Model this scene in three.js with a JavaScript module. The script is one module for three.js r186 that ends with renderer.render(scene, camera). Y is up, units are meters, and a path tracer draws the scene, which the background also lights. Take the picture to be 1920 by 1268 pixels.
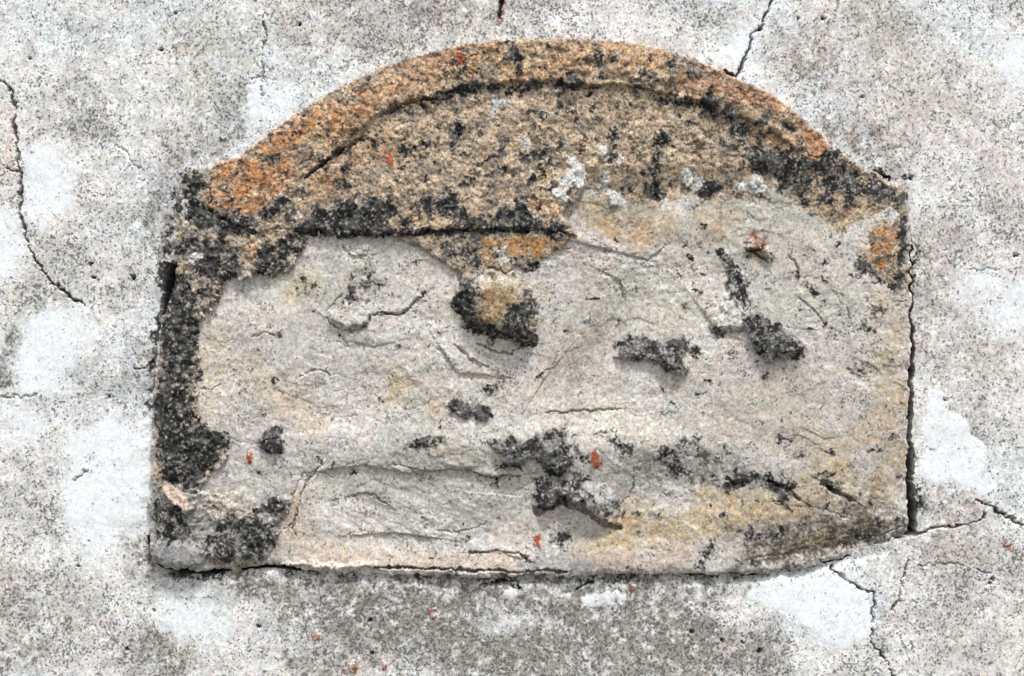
import * as THREE from 'three';

// ---------------------------------------------------------------- camera, sky, sun, exposure
const MM = 0.001;
const PX = 0.000625;                       // metres of wall per drawing unit (the wall is drawn in units of 0.625 mm)
const CX = 960, CY = 634, EYE = 1.5;       // drawing point in front of the eye, eye height
const scene = new THREE.Scene();
const FOV = 20, VIEW_H = 1268 * PX, FACE = 0.008;
const DIST = VIEW_H / 2 / Math.tan(FOV * Math.PI / 360);
const camera = new THREE.PerspectiveCamera(FOV, 1024 / 676, 0.05, 200);
camera.position.set(0, EYE, FACE + DIST);
camera.lookAt(0, EYE, 0);
scene.add(camera);

function overcast() {                      // overcast sky: brighter towards the zenith, slow cloud tone
  const w = 256, h = 128, d = new Float32Array(w * h * 4);
  for (let j = 0; j < h; j++) for (let i = 0; i < w; i++) {
    const el = Math.max(0, Math.sin(((j + .5) / h - .5) * Math.PI)), a = i / w * Math.PI * 2;
    const c = 1 + .06 * Math.sin(a * 3 + el * 9) * Math.sin(el * 14 + Math.cos(a) * 2);
    const L = (.28 + .56 * el) * c, k = (j * w + i) * 4;
    d[k] = L * .985; d[k + 1] = L; d[k + 2] = L * 1.03; d[k + 3] = 1;
  }
  const t = new THREE.DataTexture(d, w, h, THREE.RGBAFormat, THREE.FloatType);
  t.mapping = THREE.EquirectangularReflectionMapping; t.magFilter = THREE.LinearFilter; t.needsUpdate = true;
  return t;
}
const sky = overcast();
scene.background = sky; scene.environment = sky;

const sun = new THREE.DirectionalLight(0xfffaf4, 1.5);
sun.position.set(.7, EYE + 3.3, 1.75); sun.target.position.set(0, EYE, 0);
sun.castShadow = true; sun.shadow.radius = 20; sun.shadow.mapSize.set(2048, 2048);
Object.assign(sun.shadow.camera, { left: -1.5, right: 1.5, top: 1.5, bottom: -1.5, near: .1, far: 12 });
scene.add(sun, sun.target);

const renderer = new THREE.WebGLRenderer({ antialias: true });
renderer.toneMapping = THREE.LinearToneMapping;
renderer.toneMappingExposure = 2.24;
renderer.shadowMap.enabled = true;

// ---------------------------------------------------------------- noise and shapes in wall drawing units
const clamp = (v, a, b) => v < a ? a : v > b ? b : v;
const sm = (a, b, v) => { const t = clamp((v - a) / (b - a), 0, 1); return t * t * (3 - 2 * t); };
const mix = (a, b, t) => a + (b - a) * t;
function hash(i, j, s) {
  let h = Math.imul(i, 374761393) ^ Math.imul(j, 668265263) ^ Math.imul(s, 1442695041);
  h = Math.imul(h ^ (h >>> 13), 1274126177); h ^= h >>> 16;
  return (h >>> 0) / 4294967296;
}
function vn(x, y, s) {
  const i = Math.floor(x), j = Math.floor(y); let u = x - i, v = y - j;
  u = u * u * (3 - 2 * u); v = v * v * (3 - 2 * v);
  const a = hash(i, j, s), b = hash(i + 1, j, s), c = hash(i, j + 1, s), d = hash(i + 1, j + 1, s);
  return a + (b - a) * u + (c - a) * v + (a - b - c + d) * u * v;
}
function fbm(x, y, s, n = 4) {
  let f = 0, a = .5, t = 0;
  for (let k = 0; k < n; k++) { f += a * vn(x, y, s + k * 17); t += a; a *= .5; const nx = x * 1.62 - y * 1.18, ny = x * 1.18 + y * 1.62; x = nx; y = ny; }
  return f / t;
}
function cell(x, y, s) {                   // distance to the nearest of jittered points: grain of crusts
  const i = Math.floor(x), j = Math.floor(y); let m = 9;
  for (let dj = -1; dj < 2; dj++) for (let di = -1; di < 2; di++) {
    const px = i + di + hash(i + di, j + dj, s) - x, py = j + dj + hash(i + di, j + dj, s + 5) - y, d = px * px + py * py;
    if (d < m) m = d;
  }
  return Math.sqrt(m);
}
function gn(x, y, l, s) {                  // grain: two turned lattices, no visible axes
  return .5 + .72 * (vn((x * .81 + y * .59) / l, (y * .81 - x * .59) / l, s) + vn((x * .33 - y * .94) / l * 1.07, (y * .33 + x * .94) / l * 1.07, s + 3) - 1);
}
function sdPoly(p) {
  const n = p.length, X = p.map(q => q[0]), Y = p.map(q => q[1]);
  return (x, y) => {
    let d = 1e12, s = 1;
    for (let i = 0, j = n - 1; i < n; j = i++) {
      const ex = X[j] - X[i], ey = Y[j] - Y[i], wx = x - X[i], wy = y - Y[i];
      const t = clamp((wx * ex + wy * ey) / (ex * ex + ey * ey + 1e-9), 0, 1), bx = wx - ex * t, by = wy - ey * t, q = bx * bx + by * by;
      if (q < d) d = q;
      const c1 = y >= Y[i], c2 = y < Y[j], c3 = ex * wy > ey * wx;
      if ((c1 && c2 && c3) || (!c1 && !c2 && !c3)) s = -s;
    }
    return s * Math.sqrt(d);
  };
}
function sdChain(c) {                      // chain of [x, y, radius]
  if (c.length === 1) { const [a, b, r] = c[0]; return (x, y) => Math.hypot(x - a, y - b) - r; }
  return (x, y) => {
    let d = 1e9;
    for (let i = 0; i + 1 < c.length; i++) {
      const p = c[i], q = c[i + 1], ex = q[0] - p[0], ey = q[1] - p[1];
      const t = clamp(((x - p[0]) * ex + (y - p[1]) * ey) / (ex * ex + ey * ey + 1e-9), 0, 1);
      const v = Math.hypot(x - p[0] - ex * t, y - p[1] - ey * t) - mix(p[2], q[2], t);
      if (v < d) d = v;
    }
    return d;
  };
}
const isPoly = s => s[0].length === 2;
function box(s, m) {
  let a = 1e9, b = 1e9, c = -1e9, d = -1e9;
  for (const q of s) { const r = (q[2] || 0) + m; a = Math.min(a, q[0] - r); b = Math.min(b, q[1] - r); c = Math.max(c, q[0] + r); d = Math.max(d, q[1] + r); }
  return [a, b, c, d];
}
function shape(s, warp = 0, seed = 3, wl = 14) {   // signed distance with a ragged outline
  const f = isPoly(s) ? sdPoly(s) : sdChain(s);
  if (!warp) return f;
  return (x, y) => f(x + warp * ((vn(x / wl, y / wl, seed) - .5) * 2 + (vn(x / wl * 2.7, y / wl * 2.7, seed + 1) - .5)), y + warp * ((vn(x / wl, y / wl, seed + 2) - .5) * 2 + (vn(x / wl * 2.7, y / wl * 2.7, seed + 3) - .5)));
}

// ---------------------------------------------------------------- layers: what the surface is made of, per drawing unit
const lin = v => { v /= 255; return v <= .04045 ? v / 12.92 : Math.pow((v + .055) / 1.055, 2.4); };
const srgb = v => { v = clamp(v, 0, 1); return Math.round(255 * (v <= .0031308 ? v * 12.92 : 1.055 * Math.pow(v, 1 / 2.4) - .055)); };
const ALB = .86;                           // seen tone to base colour
class Layer {
  constructor(x0, y0, w, h) {
    Object.assign(this, { x0, y0, w, h });
    const n = w * h;
    for (const k of ['R', 'G', 'B', 'grain', 'black', 'white', 'speck', 'mm']) this[k] = new Float32Array(n);
  }
  each(f, b) {
    const i0 = b ? Math.max(0, Math.floor(b[0] - this.x0)) : 0, j0 = b ? Math.max(0, Math.floor(b[1] - this.y0)) : 0;
    const i1 = b ? Math.min(this.w, Math.ceil(b[2] - this.x0)) : this.w, j1 = b ? Math.min(this.h, Math.ceil(b[3] - this.y0)) : this.h;
    for (let j = j0; j < j1; j++) for (let i = i0; i < i1; i++) f(j * this.w + i, this.x0 + i, this.y0 + j);
  }
  mask(s, o, f) {
    const soft = o.soft ?? 6, warp = o.warp ?? 8, sd = shape(s, warp, o.seed ?? Math.round(s[0][0] + s[0][1] * 7), o.wl);
    this.each((k, x, y) => { const m = sm(soft, -soft, sd(x, y)); if (m > 0) f(k, m * (o.amt ?? 1), x, y); }, box(s, soft + warp * 1.6));
  }
  tint(s, rgb, o = {}) {
    const r = lin(rgb[0]), g = lin(rgb[1]), b = lin(rgb[2]), br = o.broken ?? .45, sd = o.seed ?? 40;
    this.mask(s, o, (k, m, x, y) => {
      if (br) m = clamp(m * (1 + br * 3 * (gn(x, y, 5, sd) * .4 + fbm(x / 15, y / 15, sd, 3) * .6 - .5) * 2), 0, 1);
      this.R[k] = mix(this.R[k], r, m); this.G[k] = mix(this.G[k], g, m); this.B[k] = mix(this.B[k], b, m);
      if (o.grain !== undefined) this.grain[k] = mix(this.grain[k], o.grain, m);
      if (o.speck !== undefined) this.speck[k] = mix(this.speck[k], o.speck, m);
      if (o.black !== undefined) this.black[k] = mix(this.black[k], o.black, m);
    });
  }
  add(key, s, amt, o = {}) { this.mask(s, { soft: 9, warp: 9, ...o }, (k, m) => { this[key][k] = Math.max(this[key][k], m * amt); }); }
  groove(pts, width, depth, o = {}) {      // a real V-shaped crack in the relief
    const c = pts.map(p => [p[0], p[1], 0]), sd = shape(c, o.warp ?? 3, o.seed ?? 9, 9);
    this.each((k, x, y) => {
      const w = width * (.2 + 1.3 * vn(x / 14, y / 14, 77) * (.6 + .7 * vn(x / 60, y / 60, 79))), d = Math.abs(sd(x, y));
      if (d < w) this.mm[k] -= depth * sm(w, w * .35, d) * (.6 + .8 * vn(x / 23, y / 23, 78));
    }, box(c, width * 1.5 + 6));
  }
  step(pts, height, reach, o = {}) {       // a broken edge: stone stands higher on the left of the line's direction, fading with distance
    const sd = shape(pts.map(p => [p[0], p[1], 0]), o.warp ?? 4, o.seed ?? 5, 11);
    this.each((k, x, y) => {
      const d = sd(x, y); if (d > reach) return;
      let best = 1e9, side = 1;
      for (let i = 0; i + 1 < pts.length; i++) {
        const p = pts[i], q = pts[i + 1], ex = q[0] - p[0], ey = q[1] - p[1], t = clamp(((x - p[0]) * ex + (y - p[1]) * ey) / (ex * ex + ey * ey), 0, 1);
        const v = Math.hypot(x - p[0] - ex * t, y - p[1] - ey * t);
        if (v < best) { best = v; side = ex * (y - p[1]) - ey * (x - p[0]) > 0 ? 1 : 0; }
      }
      const a = pts[0], b = pts[pts.length - 1], along = Math.min(Math.hypot(x - a[0], y - a[1]), Math.hypot(x - b[0], y - b[1]));
      this.mm[k] += (side ? 1 : -.6) * height * sm(reach, 0, d) * sm(0, 26, along + 6);
    }, box(pts, reach + 8));
  }
  sample(x, y) {
    const u = clamp(x - this.x0, 0, this.w - 1.001), v = clamp(y - this.y0, 0, this.h - 1.001), i = u | 0, j = v | 0, a = u - i, b = v - j, k = j * this.w + i, m = this.mm;
    return (m[k] * (1 - a) + m[k + 1] * a) * (1 - b) + (m[k + this.w] * (1 - a) + m[k + this.w + 1] * a) * b;
  }
  bake(scale = 1) {                        // grain, crust and specks; returns the colour texture
    const d = new Uint8Array(this.w * this.h * 4);
    this.each((k, X, Y) => {
      const x = X * scale, y = Y * scale;
      const n1 = gn(x, y, 5, 101), n2 = gn(x, y, 2.5, 102), n3 = vn(x / 13, y / 13, 103);
      const g = Math.max(.2, 1 + this.grain[k] * ((n1 - .5) * .9 + (n2 - .5) * 1.5 + (n3 - .5) * .45));
      let r = this.R[k] * g, gg = this.G[k] * g, b = this.B[k] * g, mm = this.grain[k] * ((n1 - .5) * .7 + (n3 - .5) * .5 + (n2 - .5) * .5);
      const h1 = (vn(x / 7, y / 7, 131) - .5) * .10 * (this.grain[k] > .3 ? 1 : .5), h2 = (vn(x / 16, y / 16, 133) - .5) * .05; r *= 1 + h1; b *= 1 - h1; gg *= 1 + h2;
      const sp = this.speck[k];
      if (sp > 0) {
        const q = gn(x, y, 2.7, 110) * .66 + gn(x, y, 6, 114) * .22 + vn(x / 15, y / 15, 111) * .12, t = .84 - sp * .5, s = sm(t, t + .2, q) * (.56 + .4 * hash(X, Y, 8));
        r = mix(r, .06, s); gg = mix(gg, .062, s); b = mix(b, .064, s); mm += s * .12;
      }
      const bl = this.black[k];
      if (bl > 0) {
        const q = gn(x, y, 3.6, 121) * .55 + gn(x, y, 8, 125) * .3 + vn(x / 19, y / 19, 127) * .15, big = gn(x, y, 17, 129), a = sm(.22, .74, bl - .05 + (q - .5) * 1.15 + (big - .5) * .8);
        const c = cell(x / 6.5, y / 6.5, 120), e = gn(x, y, 5.2, 124) * .42 + gn(x, y, 2.6, 128) * .34 + (1 - c) * .24, w = sm(.45, 1.02, e), tone = .009 + .06 * sm(.45, .85, gn(x, y, 12, 137)) + .52 * Math.pow(w, 1.5);
        r = mix(r, tone, a); gg = mix(gg, tone, a); b = mix(b, tone * .985, a); mm += a * (1.5 * (e - .35) + .8 * (fbm(x / 13, y / 13, 139, 2) - .5));
      }
      const wh = this.white[k];
      if (wh > 0) {
        const a = .9 * sm(.36, .74, wh + (gn(x, y, 4, 126) * .6 + vn(x / 10, y / 10, 128) * .4 - .5) * .95), t = .56 * g;
        r = mix(r, t, a); gg = mix(gg, t * 1.01, a); b = mix(b, t, a); mm += a * .4;
      }
      this.mm[k] += mm;
      const o = ((this.h - 1 - (k / this.w | 0)) * this.w + k % this.w) * 4;
      d[o] = srgb(r * ALB); d[o + 1] = srgb(gg * ALB); d[o + 2] = srgb(b * ALB); d[o + 3] = 255;
    });
    const t = new THREE.DataTexture(d, this.w, this.h, THREE.RGBAFormat);
    t.colorSpace = THREE.SRGBColorSpace; t.magFilter = THREE.LinearFilter; t.minFilter = THREE.LinearMipmapLinearFilter; t.generateMipmaps = true; t.needsUpdate = true;
    return t;
  }
}

// ---------------------------------------------------------------- relief piece: the part of a surface inside an outline, with its broken edge going down into the stone
function relief(layer, b, stepSize, sd, z, depth) {
  const [x0, y0, x1, y1] = b, nx = Math.ceil((x1 - x0) / stepSize), ny = Math.ceil((y1 - y0) / stepSize), W = nx + 1;
  const D = new Float32Array(W * (ny + 1)), id = new Int32Array(W * (ny + 1)).fill(-1);
  for (let j = 0; j <= ny; j++) for (let i = 0; i <= nx; i++) D[j * W + i] = sd(x0 + i * stepSize, y0 + j * stepSize);
  const P = [], U = [], I = [], S = [];
  const put = (x, y, zz, ux, uy) => {
    P.push((x - CX) * PX, (CY - y) * PX, zz * MM);
    U.push((ux - layer.x0 + .5) / layer.w, 1 - (uy - layer.y0 + .5) / layer.h);
    return P.length / 3 - 1;
  };
  const vx = k => { if (id[k] < 0) { const x = x0 + (k % W) * stepSize, y = y0 + Math.floor(k / W) * stepSize; id[k] = put(x, y, z(x, y, D[k]), x, y); } return id[k]; };
  const cut = new Map();
  const edge = (a, c) => {
    const lo = Math.min(a, c), hi = Math.max(a, c), key = lo * 4 + (hi - lo === 1 ? 0 : hi - lo === W ? 1 : hi - lo === W + 1 ? 2 : 3);
    let e = cut.get(key);
    if (!e) {
      const t = D[lo] / (D[lo] - D[hi]), lx = x0 + (lo % W) * stepSize, ly = y0 + Math.floor(lo / W) * stepSize, hx = x0 + (hi % W) * stepSize, hy = y0 + Math.floor(hi / W) * stepSize;
      const x = mix(lx, hx, t), y = mix(ly, hy, t); e = { x, y, v: put(x, y, z(x, y, 0), x, y) }; cut.set(key, e);
    }
    return e;
  };
  const tri = (a, c, e) => {
    const q = [a, c, e], ins = q.map(k => D[k] < 0), n = ins[0] + ins[1] + ins[2];
    if (!n) return;
    if (n === 3) { I.push(vx(a), vx(c), vx(e)); return; }
    const s = n === 1 ? ins.indexOf(true) : ins.indexOf(false), k0 = q[s], k1 = q[(s + 1) % 3], k2 = q[(s + 2) % 3], e1 = edge(k0, k1), e2 = edge(k0, k2);
    if (n === 1) { I.push(vx(k0), e1.v, e2.v); S.push([e1, e2]); }
    else { I.push(e1.v, vx(k1), vx(k2), e1.v, vx(k2), e2.v); S.push([e2, e1]); }
  };
  for (let j = 0; j < ny; j++) for (let i = 0; i < nx; i++) {
    const a = j * W + i, c = a + 1, e = a + W, f = e + 1;
    if ((i + j) & 1) { tri(a, e, c); tri(c, e, f); } else { tri(a, e, f); tri(a, f, c); }
  }
  // broken sides
  const top = new Map(), low = new Map();
  const side = (e, m, bottom) => {
    if (m.has(e)) return m.get(e);
    const zt = P[e.v * 3 + 2] / MM, zb = typeof depth === 'function' ? depth(e.x, e.y) : depth;
    let gx = sd(e.x + 1, e.y) - sd(e.x - 1, e.y), gy = sd(e.x, e.y + 1) - sd(e.x, e.y - 1); const l = Math.hypot(gx, gy) || 1; gx /= l; gy /= l;
    const dd = Math.max(0, zt - zb) * MM / PX, k = bottom ? put(e.x, e.y, Math.min(zb, zt), e.x - gx * dd, e.y - gy * dd) : put(e.x, e.y, zt, e.x, e.y);
    m.set(e, k); return k;
  };
  for (const [e1, e2] of S) { const a = side(e1, top, 0), c = side(e2, top, 0), f = side(e1, low, 1), g = side(e2, low, 1); I.push(a, f, g, a, g, c); }
  const geo = new THREE.BufferGeometry();
  geo.setAttribute('position', new THREE.Float32BufferAttribute(P, 3));
  geo.setAttribute('uv', new THREE.Float32BufferAttribute(U, 2));
  geo.setIndex(I); geo.computeVertexNormals();
  return geo;
}
function part(name, geo, mat, parent, label) {
  const m = new THREE.Mesh(geo, mat); m.name = name; m.castShadow = m.receiveShadow = true;
  if (label) m.userData.label = label;
  parent.add(m); return m;
}

// ================================================================ THE DRAWING: outlines
const OUT = [[330, 322], [345, 313], [372, 311], [402, 307], [445, 294], [470, 275], [500, 251], [540, 222], [585, 193], [640, 161], [700, 132], [760, 110], [820, 94], [880, 81], [930, 76], [980, 72], [1040, 69], [1110, 72], [1180, 78], [1240, 90], [1285, 105], [1330, 123], [1378, 146], [1400, 155], [1440, 173], [1480, 198], [1510, 222], [1545, 256], [1590, 293], [1630, 318], [1665, 335], [1690, 344], [1704, 357], [1706, 440], [1708, 500], [1707, 560], [1706, 640], [1705, 700], [1703, 780], [1702, 850], [1702, 900], [1704, 960], [1705, 1000], [1690, 1011], [1665, 1020], [1650, 1028], [1600, 1043], [1550, 1057], [1500, 1066], [1440, 1073], [1350, 1078], [1280, 1075], [1200, 1077], [1100, 1081], [1000, 1078], [850, 1080], [760, 1078], [640, 1074], [600, 1071], [540, 1063], [505, 1060], [450, 1068], [400, 1067], [370, 1070], [310, 1067], [290, 1057], [281, 1040], [278, 1010], [279, 960], [281, 900], [283, 845], [285, 760], [293, 680], [296, 600], [306, 560], [318, 510], [322, 470], [324, 420], [326, 345]];
const RIM = [[395, 345], [402, 308], [445, 295], [470, 276], [500, 252], [540, 223], [585, 194], [640, 162], [700, 133], [760, 111], [820, 95], [880, 82], [930, 77], [980, 73], [1040, 70], [1110, 73], [1180, 79], [1240, 91], [1285, 106], [1330, 124], [1378, 147], [1400, 156], [1440, 174], [1480, 199], [1510, 223], [1545, 257], [1560, 280], [1530, 300], [1490, 285], [1450, 255], [1415, 232], [1375, 222], [1330, 203], [1298, 190], [1265, 184], [1235, 178], [1180, 163], [1145, 155], [1118, 165], [1075, 163], [1045, 150], [1000, 155], [935, 160], [890, 160], [845, 172], [800, 187], [755, 198], [715, 215], [672, 245], [630, 292], [575, 332], [540, 362], [500, 385], [455, 378], [400, 372]];
const TYMP = [[392, 372], [402, 316], [446, 302], [505, 257], [592, 200], [700, 144], [800, 140], [900, 110], [1050, 100], [1200, 115], [1320, 150], [1420, 200], [1500, 250], [1575, 285], [1640, 330], [1698, 356], [1702, 420], [1702, 545], [1685, 543], [1665, 537], [1643, 515], [1604, 504], [1618, 470], [1628, 440], [1640, 410], [1600, 418], [1572, 440], [1545, 418], [1500, 388], [1480, 372], [1452, 345], [1440, 372], [1385, 370], [1345, 378], [1290, 362], [1240, 383], [1190, 382], [1140, 372], [1100, 350], [1085, 372], [1060, 385], [1052, 405], [1070, 432], [1085, 444], [1050, 434], [960, 434], [900, 432], [850, 434], [780, 440], [700, 441], [640, 437], [575, 434], [540, 428], [470, 432], [400, 400]];
const STRIP = [[336, 326], [350, 318], [400, 318], [402, 345], [390, 372], [402, 400], [470, 420], [560, 430], [576, 448], [563, 470], [547, 494], [530, 512], [513, 519], [493, 507], [472, 516], [450, 522], [430, 515], [417, 528], [413, 552], [396, 573], [372, 594], [368, 640], [371, 690], [367, 730], [371, 780], [384, 794], [410, 815], [424, 852], [410, 876], [390, 890], [378, 908], [358, 926], [340, 915], [318, 905], [292, 905], [287, 845], [290, 760], [297, 680], [300, 600], [310, 560], [322, 510], [326, 470], [328, 420]];
const NECK = [[780, 438], [850, 432], [960, 432], [1050, 432], [1075, 440], [1062, 456], [1040, 476], [1010, 490], [985, 506], [968, 500], [950, 510], [905, 506], [866, 516], [845, 502], [820, 483], [783, 463], [745, 446]];
const BOSS = [[868, 512], [856, 540], [860, 575], [872, 600], [900, 622], [930, 634], [956, 636], [966, 650], [986, 648], [1001, 638], [1005, 600], [1003, 560], [996, 536], [975, 518], [950, 508], [905, 505]];
const LUMP = [[281, 1030], [286, 1016], [310, 1014], [345, 1008], [378, 1016], [386, 1036], [382, 1060], [362, 1070], [318, 1067], [292, 1055]];
const CORNER = [[284, 905], [330, 908], [372, 925], [420, 930], [470, 955], [520, 930], [545, 922], [541, 950], [526, 970], [522, 1000], [512, 1032], [500, 1056], [450, 1060], [395, 1054], [340, 1045], [282, 1030]];

// remnants of the old surface that still stand on the spalled face: outline, thickness, lichen cover
const CRUST = [
  [[[1396, 592], [1415, 588], [1440, 592], [1452, 608], [1462, 620], [1490, 636], [1506, 650], [1504, 662], [1475, 668], [1440, 678], [1424, 664], [1402, 630], [1392, 612]], 11, { label: 'black lichen crust slab', black: 0.76 }],
  [[[1350, 470], [1366, 468], [1374, 484], [1388, 505], [1400, 520], [1404, 545], [1408, 590], [1396, 612], [1350, 622], [1340, 612], [1362, 560], [1366, 530], [1372, 520], [1358, 492]], 4.5, { label: 'grey crust strip', black: 0.5 }],
  [[[1150, 672], [1160, 652], [1185, 632], [1204, 622], [1222, 632], [1250, 640], [1262, 636], [1286, 626], [1292, 636], [1284, 658], [1280, 680], [1290, 700], [1270, 706], [1250, 694], [1232, 678], [1210, 672], [1180, 668], [1160, 676]], 8, { label: 'jagged black crust patch', black: 0.6 }],
  [[[915, 832], [945, 822], [962, 814], [985, 822], [1005, 812], [1020, 806], [1062, 806], [1058, 826], [1066, 846], [1076, 860], [1066, 872], [1050, 892], [1030, 886], [1014, 870], [1000, 864], [984, 864], [964, 876], [945, 866], [935, 850]], 8, { label: 'black crust patch with scalloped edge', black: 0.72 }],
  [[[484, 836], [494, 820], [508, 802], [526, 800], [528, 830], [524, 848], [506, 850], [496, 846]], 4, { label: 'small black crust flake', black: 0.9 }],
  [[[846, 760], [862, 750], [882, 756], [890, 772], [874, 782], [856, 778]], 5, { black: 0.8 }],
  [[[890, 766], [908, 758], [918, 772], [912, 790], [896, 788]], 5, { black: 0.8 }],
  [[[622, 592], [640, 572], [656, 552], [676, 530], [692, 506], [694, 540], [690, 570], [692, 600], [672, 614], [650, 618], [632, 608]], 4.5, { ramp: (x, y) => .4 + .6 * sm(540, 610, y), label: 'wedge shaped flake with black tip', black: 0.0 }],
  [[[1398, 470], [1402, 448], [1414, 440], [1424, 448], [1436, 444], [1440, 462], [1450, 482], [1446, 488], [1428, 474], [1410, 466]], 9, { label: 'reddish chip', black: 0.3 }],
  [[[300, 906], [320, 902], [342, 914], [352, 932], [366, 958], [350, 962], [330, 950], [312, 930]], 13, { label: 'pinkish pale chip', black: 0 }],
  [[[1000, 958], [1012, 950], [1036, 948], [1043, 938], [1056, 934], [1082, 941], [1106, 954], [1121, 970], [1141, 980], [1166, 987], [1168, 960], [1150, 920], [1120, 895], [1080, 882], [1060, 880], [1000, 900], [985, 930]], 15, { ramp: (x, y) => sm(890, 950, y) * sm(1185, 1120, x) * sm(985, 1030, x) - .15, label: 'grey flake overhanging a hollow', black: 0.5 }],
  [[[1062, 378], [1075, 352], [1068, 330], [1050, 318], [1062, 300], [1080, 298], [1092, 312], [1104, 330], [1100, 348], [1084, 362], [1074, 378]], 11, { label: 'chalky white chip', black: 0 }],
  [[[505, 1058], [560, 1050], [620, 1056], [700, 1052], [720, 1062], [640, 1070], [560, 1062]], 3.5, { black: 0 }],
];
const cavL = shape([[318, 500, 9], [314, 530, 13], [306, 560, 9], [298, 600, 4], [294, 640, 2]], 3, 33, 10), outSD = shape(OUT, 4.5, 21, 15);
const tabletSD = (x, y) => { const d = outSD(x, y); return x < 345 ? Math.max(d, -cavL(x, y)) : d; };

// ================================================================ what the tablet is made of
const tab = new Layer(252, 44, 1484, 1064);
tab.each((k, x, y) => {
  const a = fbm(x / 130, y / 95, 201), b = fbm(x / 60, y / 45, 205, 3), c = fbm(x / 210, y / 160, 209, 3);
  let r = 204, g = 200, bb = 195;
  const t1 = sm(.42, .66, a), t2 = sm(.45, .7, b), t3 = sm(.4, .66, c);
  r = mix(r, 188, t1); g = mix(g, 186, t1); bb = mix(bb, 179, t1);
  r = mix(r, 206, t2 * .5); g = mix(g, 196, t2 * .5); bb = mix(bb, 185, t2 * .5);
  r = mix(r, 196, t3 * .5); g = mix(g, 192, t3 * .5); bb = mix(bb, 190, t3 * .5);
  tab.R[k] = lin(r); tab.G[k] = lin(g); tab.B[k] = lin(bb);
  tab.grain[k] = .42; tab.speck[k] = .27 + .26 * sm(.48, .74, fbm(x / 38, y / 30, 215, 3));
  const hair = Math.abs(fbm(x / 62 + y / 200, y / 40, 221, 4) - .5), hair2 = Math.abs(fbm(x / 34, y / 30 - x / 90, 231, 3) - .5);
  tab.mm[k] -= .9 * sm(.016, 0, hair) * sm(.46, .6, fbm(x / 110, y / 90, 241, 3)) + .6 * sm(.018, 0, hair2) * sm(.5, .64, fbm(x / 90, y / 70, 245, 3));
});
const T = (s, c, o) => tab.tint(s, c, o);
// spalled face: ochre, greenish and grey stains
T([[400, 640, 30], [395, 760, 22]], [206, 186, 148], { soft: 30, amt: .35 });
T([[560, 540, 30], [590, 520, 16]], [200, 190, 150], { soft: 18, amt: .5 });
T([[745, 725, 26], [740, 745, 14]], [204, 180, 138], { soft: 22, amt: .5 });
T([[815, 770, 14]], [205, 168, 120], { soft: 12, amt: .5 });
T([[590, 800, 26], [470, 700, 30]], [205, 184, 152], { soft: 30, amt: .4 });
T([[1110, 395, 30], [1180, 405, 34], [1240, 420, 26]], [168, 148, 112], { soft: 24, amt: .65 });
T([[1150, 380, 16], [1220, 388, 18]], [122, 124, 112], { soft: 14, amt: .55 });
T([[1135, 430, 14], [1205, 450, 24]], [190, 158, 124], { soft: 18, amt: .55 });
T([[1330, 420, 40], [1370, 410, 26]], [196, 174, 148], { soft: 24, amt: .55 });
T([[1090, 470, 24], [1120, 600, 20], [1075, 650, 26], [1020, 700, 24]], [178, 164, 152], { soft: 24, amt: .5 });
T([[1110, 630, 14], [1080, 720, 12]], [136, 130, 126], { soft: 14, amt: .55 });
T([[1660, 570, 30], [1670, 640, 32], [1670, 720, 36]], [190, 176, 152], { soft: 30, amt: .6 });
T([[1680, 760, 26], [1650, 800, 34], [1600, 815, 18]], [184, 164, 136], { soft: 22, amt: .7 });
T([[1690, 850, 26], [1660, 900, 28], [1640, 935, 20]], [184, 164, 136], { soft: 22, amt: .7 });
T([[1560, 850, 40], [1500, 830, 30]], [196, 178, 150], { soft: 30, amt: .5 });
T([[1330, 930, 26], [1400, 935, 30], [1470, 925, 26], [1530, 900, 20], [1575, 885, 26]], [187, 167, 134], { soft: 26, amt: .75, broken: .35 });
T([[1080, 1030, 20], [1160, 1010, 30], [1250, 1000, 34], [1330, 980, 34], [1430, 965, 26], [1500, 955, 20]], [187, 167, 134], { soft: 26, amt: .75, broken: .35 });
T([[1200, 960, 30], [1150, 985, 16]], [196, 172, 136], { soft: 22, amt: .6 });
T([[1120, 1060, 14], [1220, 1058, 16], [1290, 1050, 14]], [190, 166, 150], { soft: 12, amt: .5 });
T([[560, 940, 22], [545, 1010, 26], [600, 1040, 22], [720, 1050, 20], [850, 1052, 16], [950, 1055, 10]], [206, 184, 164], { soft: 22, amt: .55 });
T([[650, 900, 40], [760, 930, 50], [880, 940, 46], [950, 930, 30]], [176, 174, 170], { soft: 40, amt: .6 });
T([[480, 830, 30], [560, 860, 24], [640, 850, 24]], [202, 200, 196], { soft: 30, amt: .5 });
T([[1130, 810, 30], [1230, 822, 24], [1320, 822, 16]], [214, 206, 194], { soft: 22, amt: .7 });
T([[1200, 560, 50], [1300, 570, 40], [1250, 600, 36]], [198, 196, 182], { soft: 40, amt: .6 });
T([[1500, 560, 40], [1470, 610, 30], [1560, 600, 20]], [186, 186, 176], { soft: 34, amt: .5 });
T([[1470, 760, 90], [1380, 770, 50]], [192, 182, 168], { soft: 60, amt: .5 });
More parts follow.
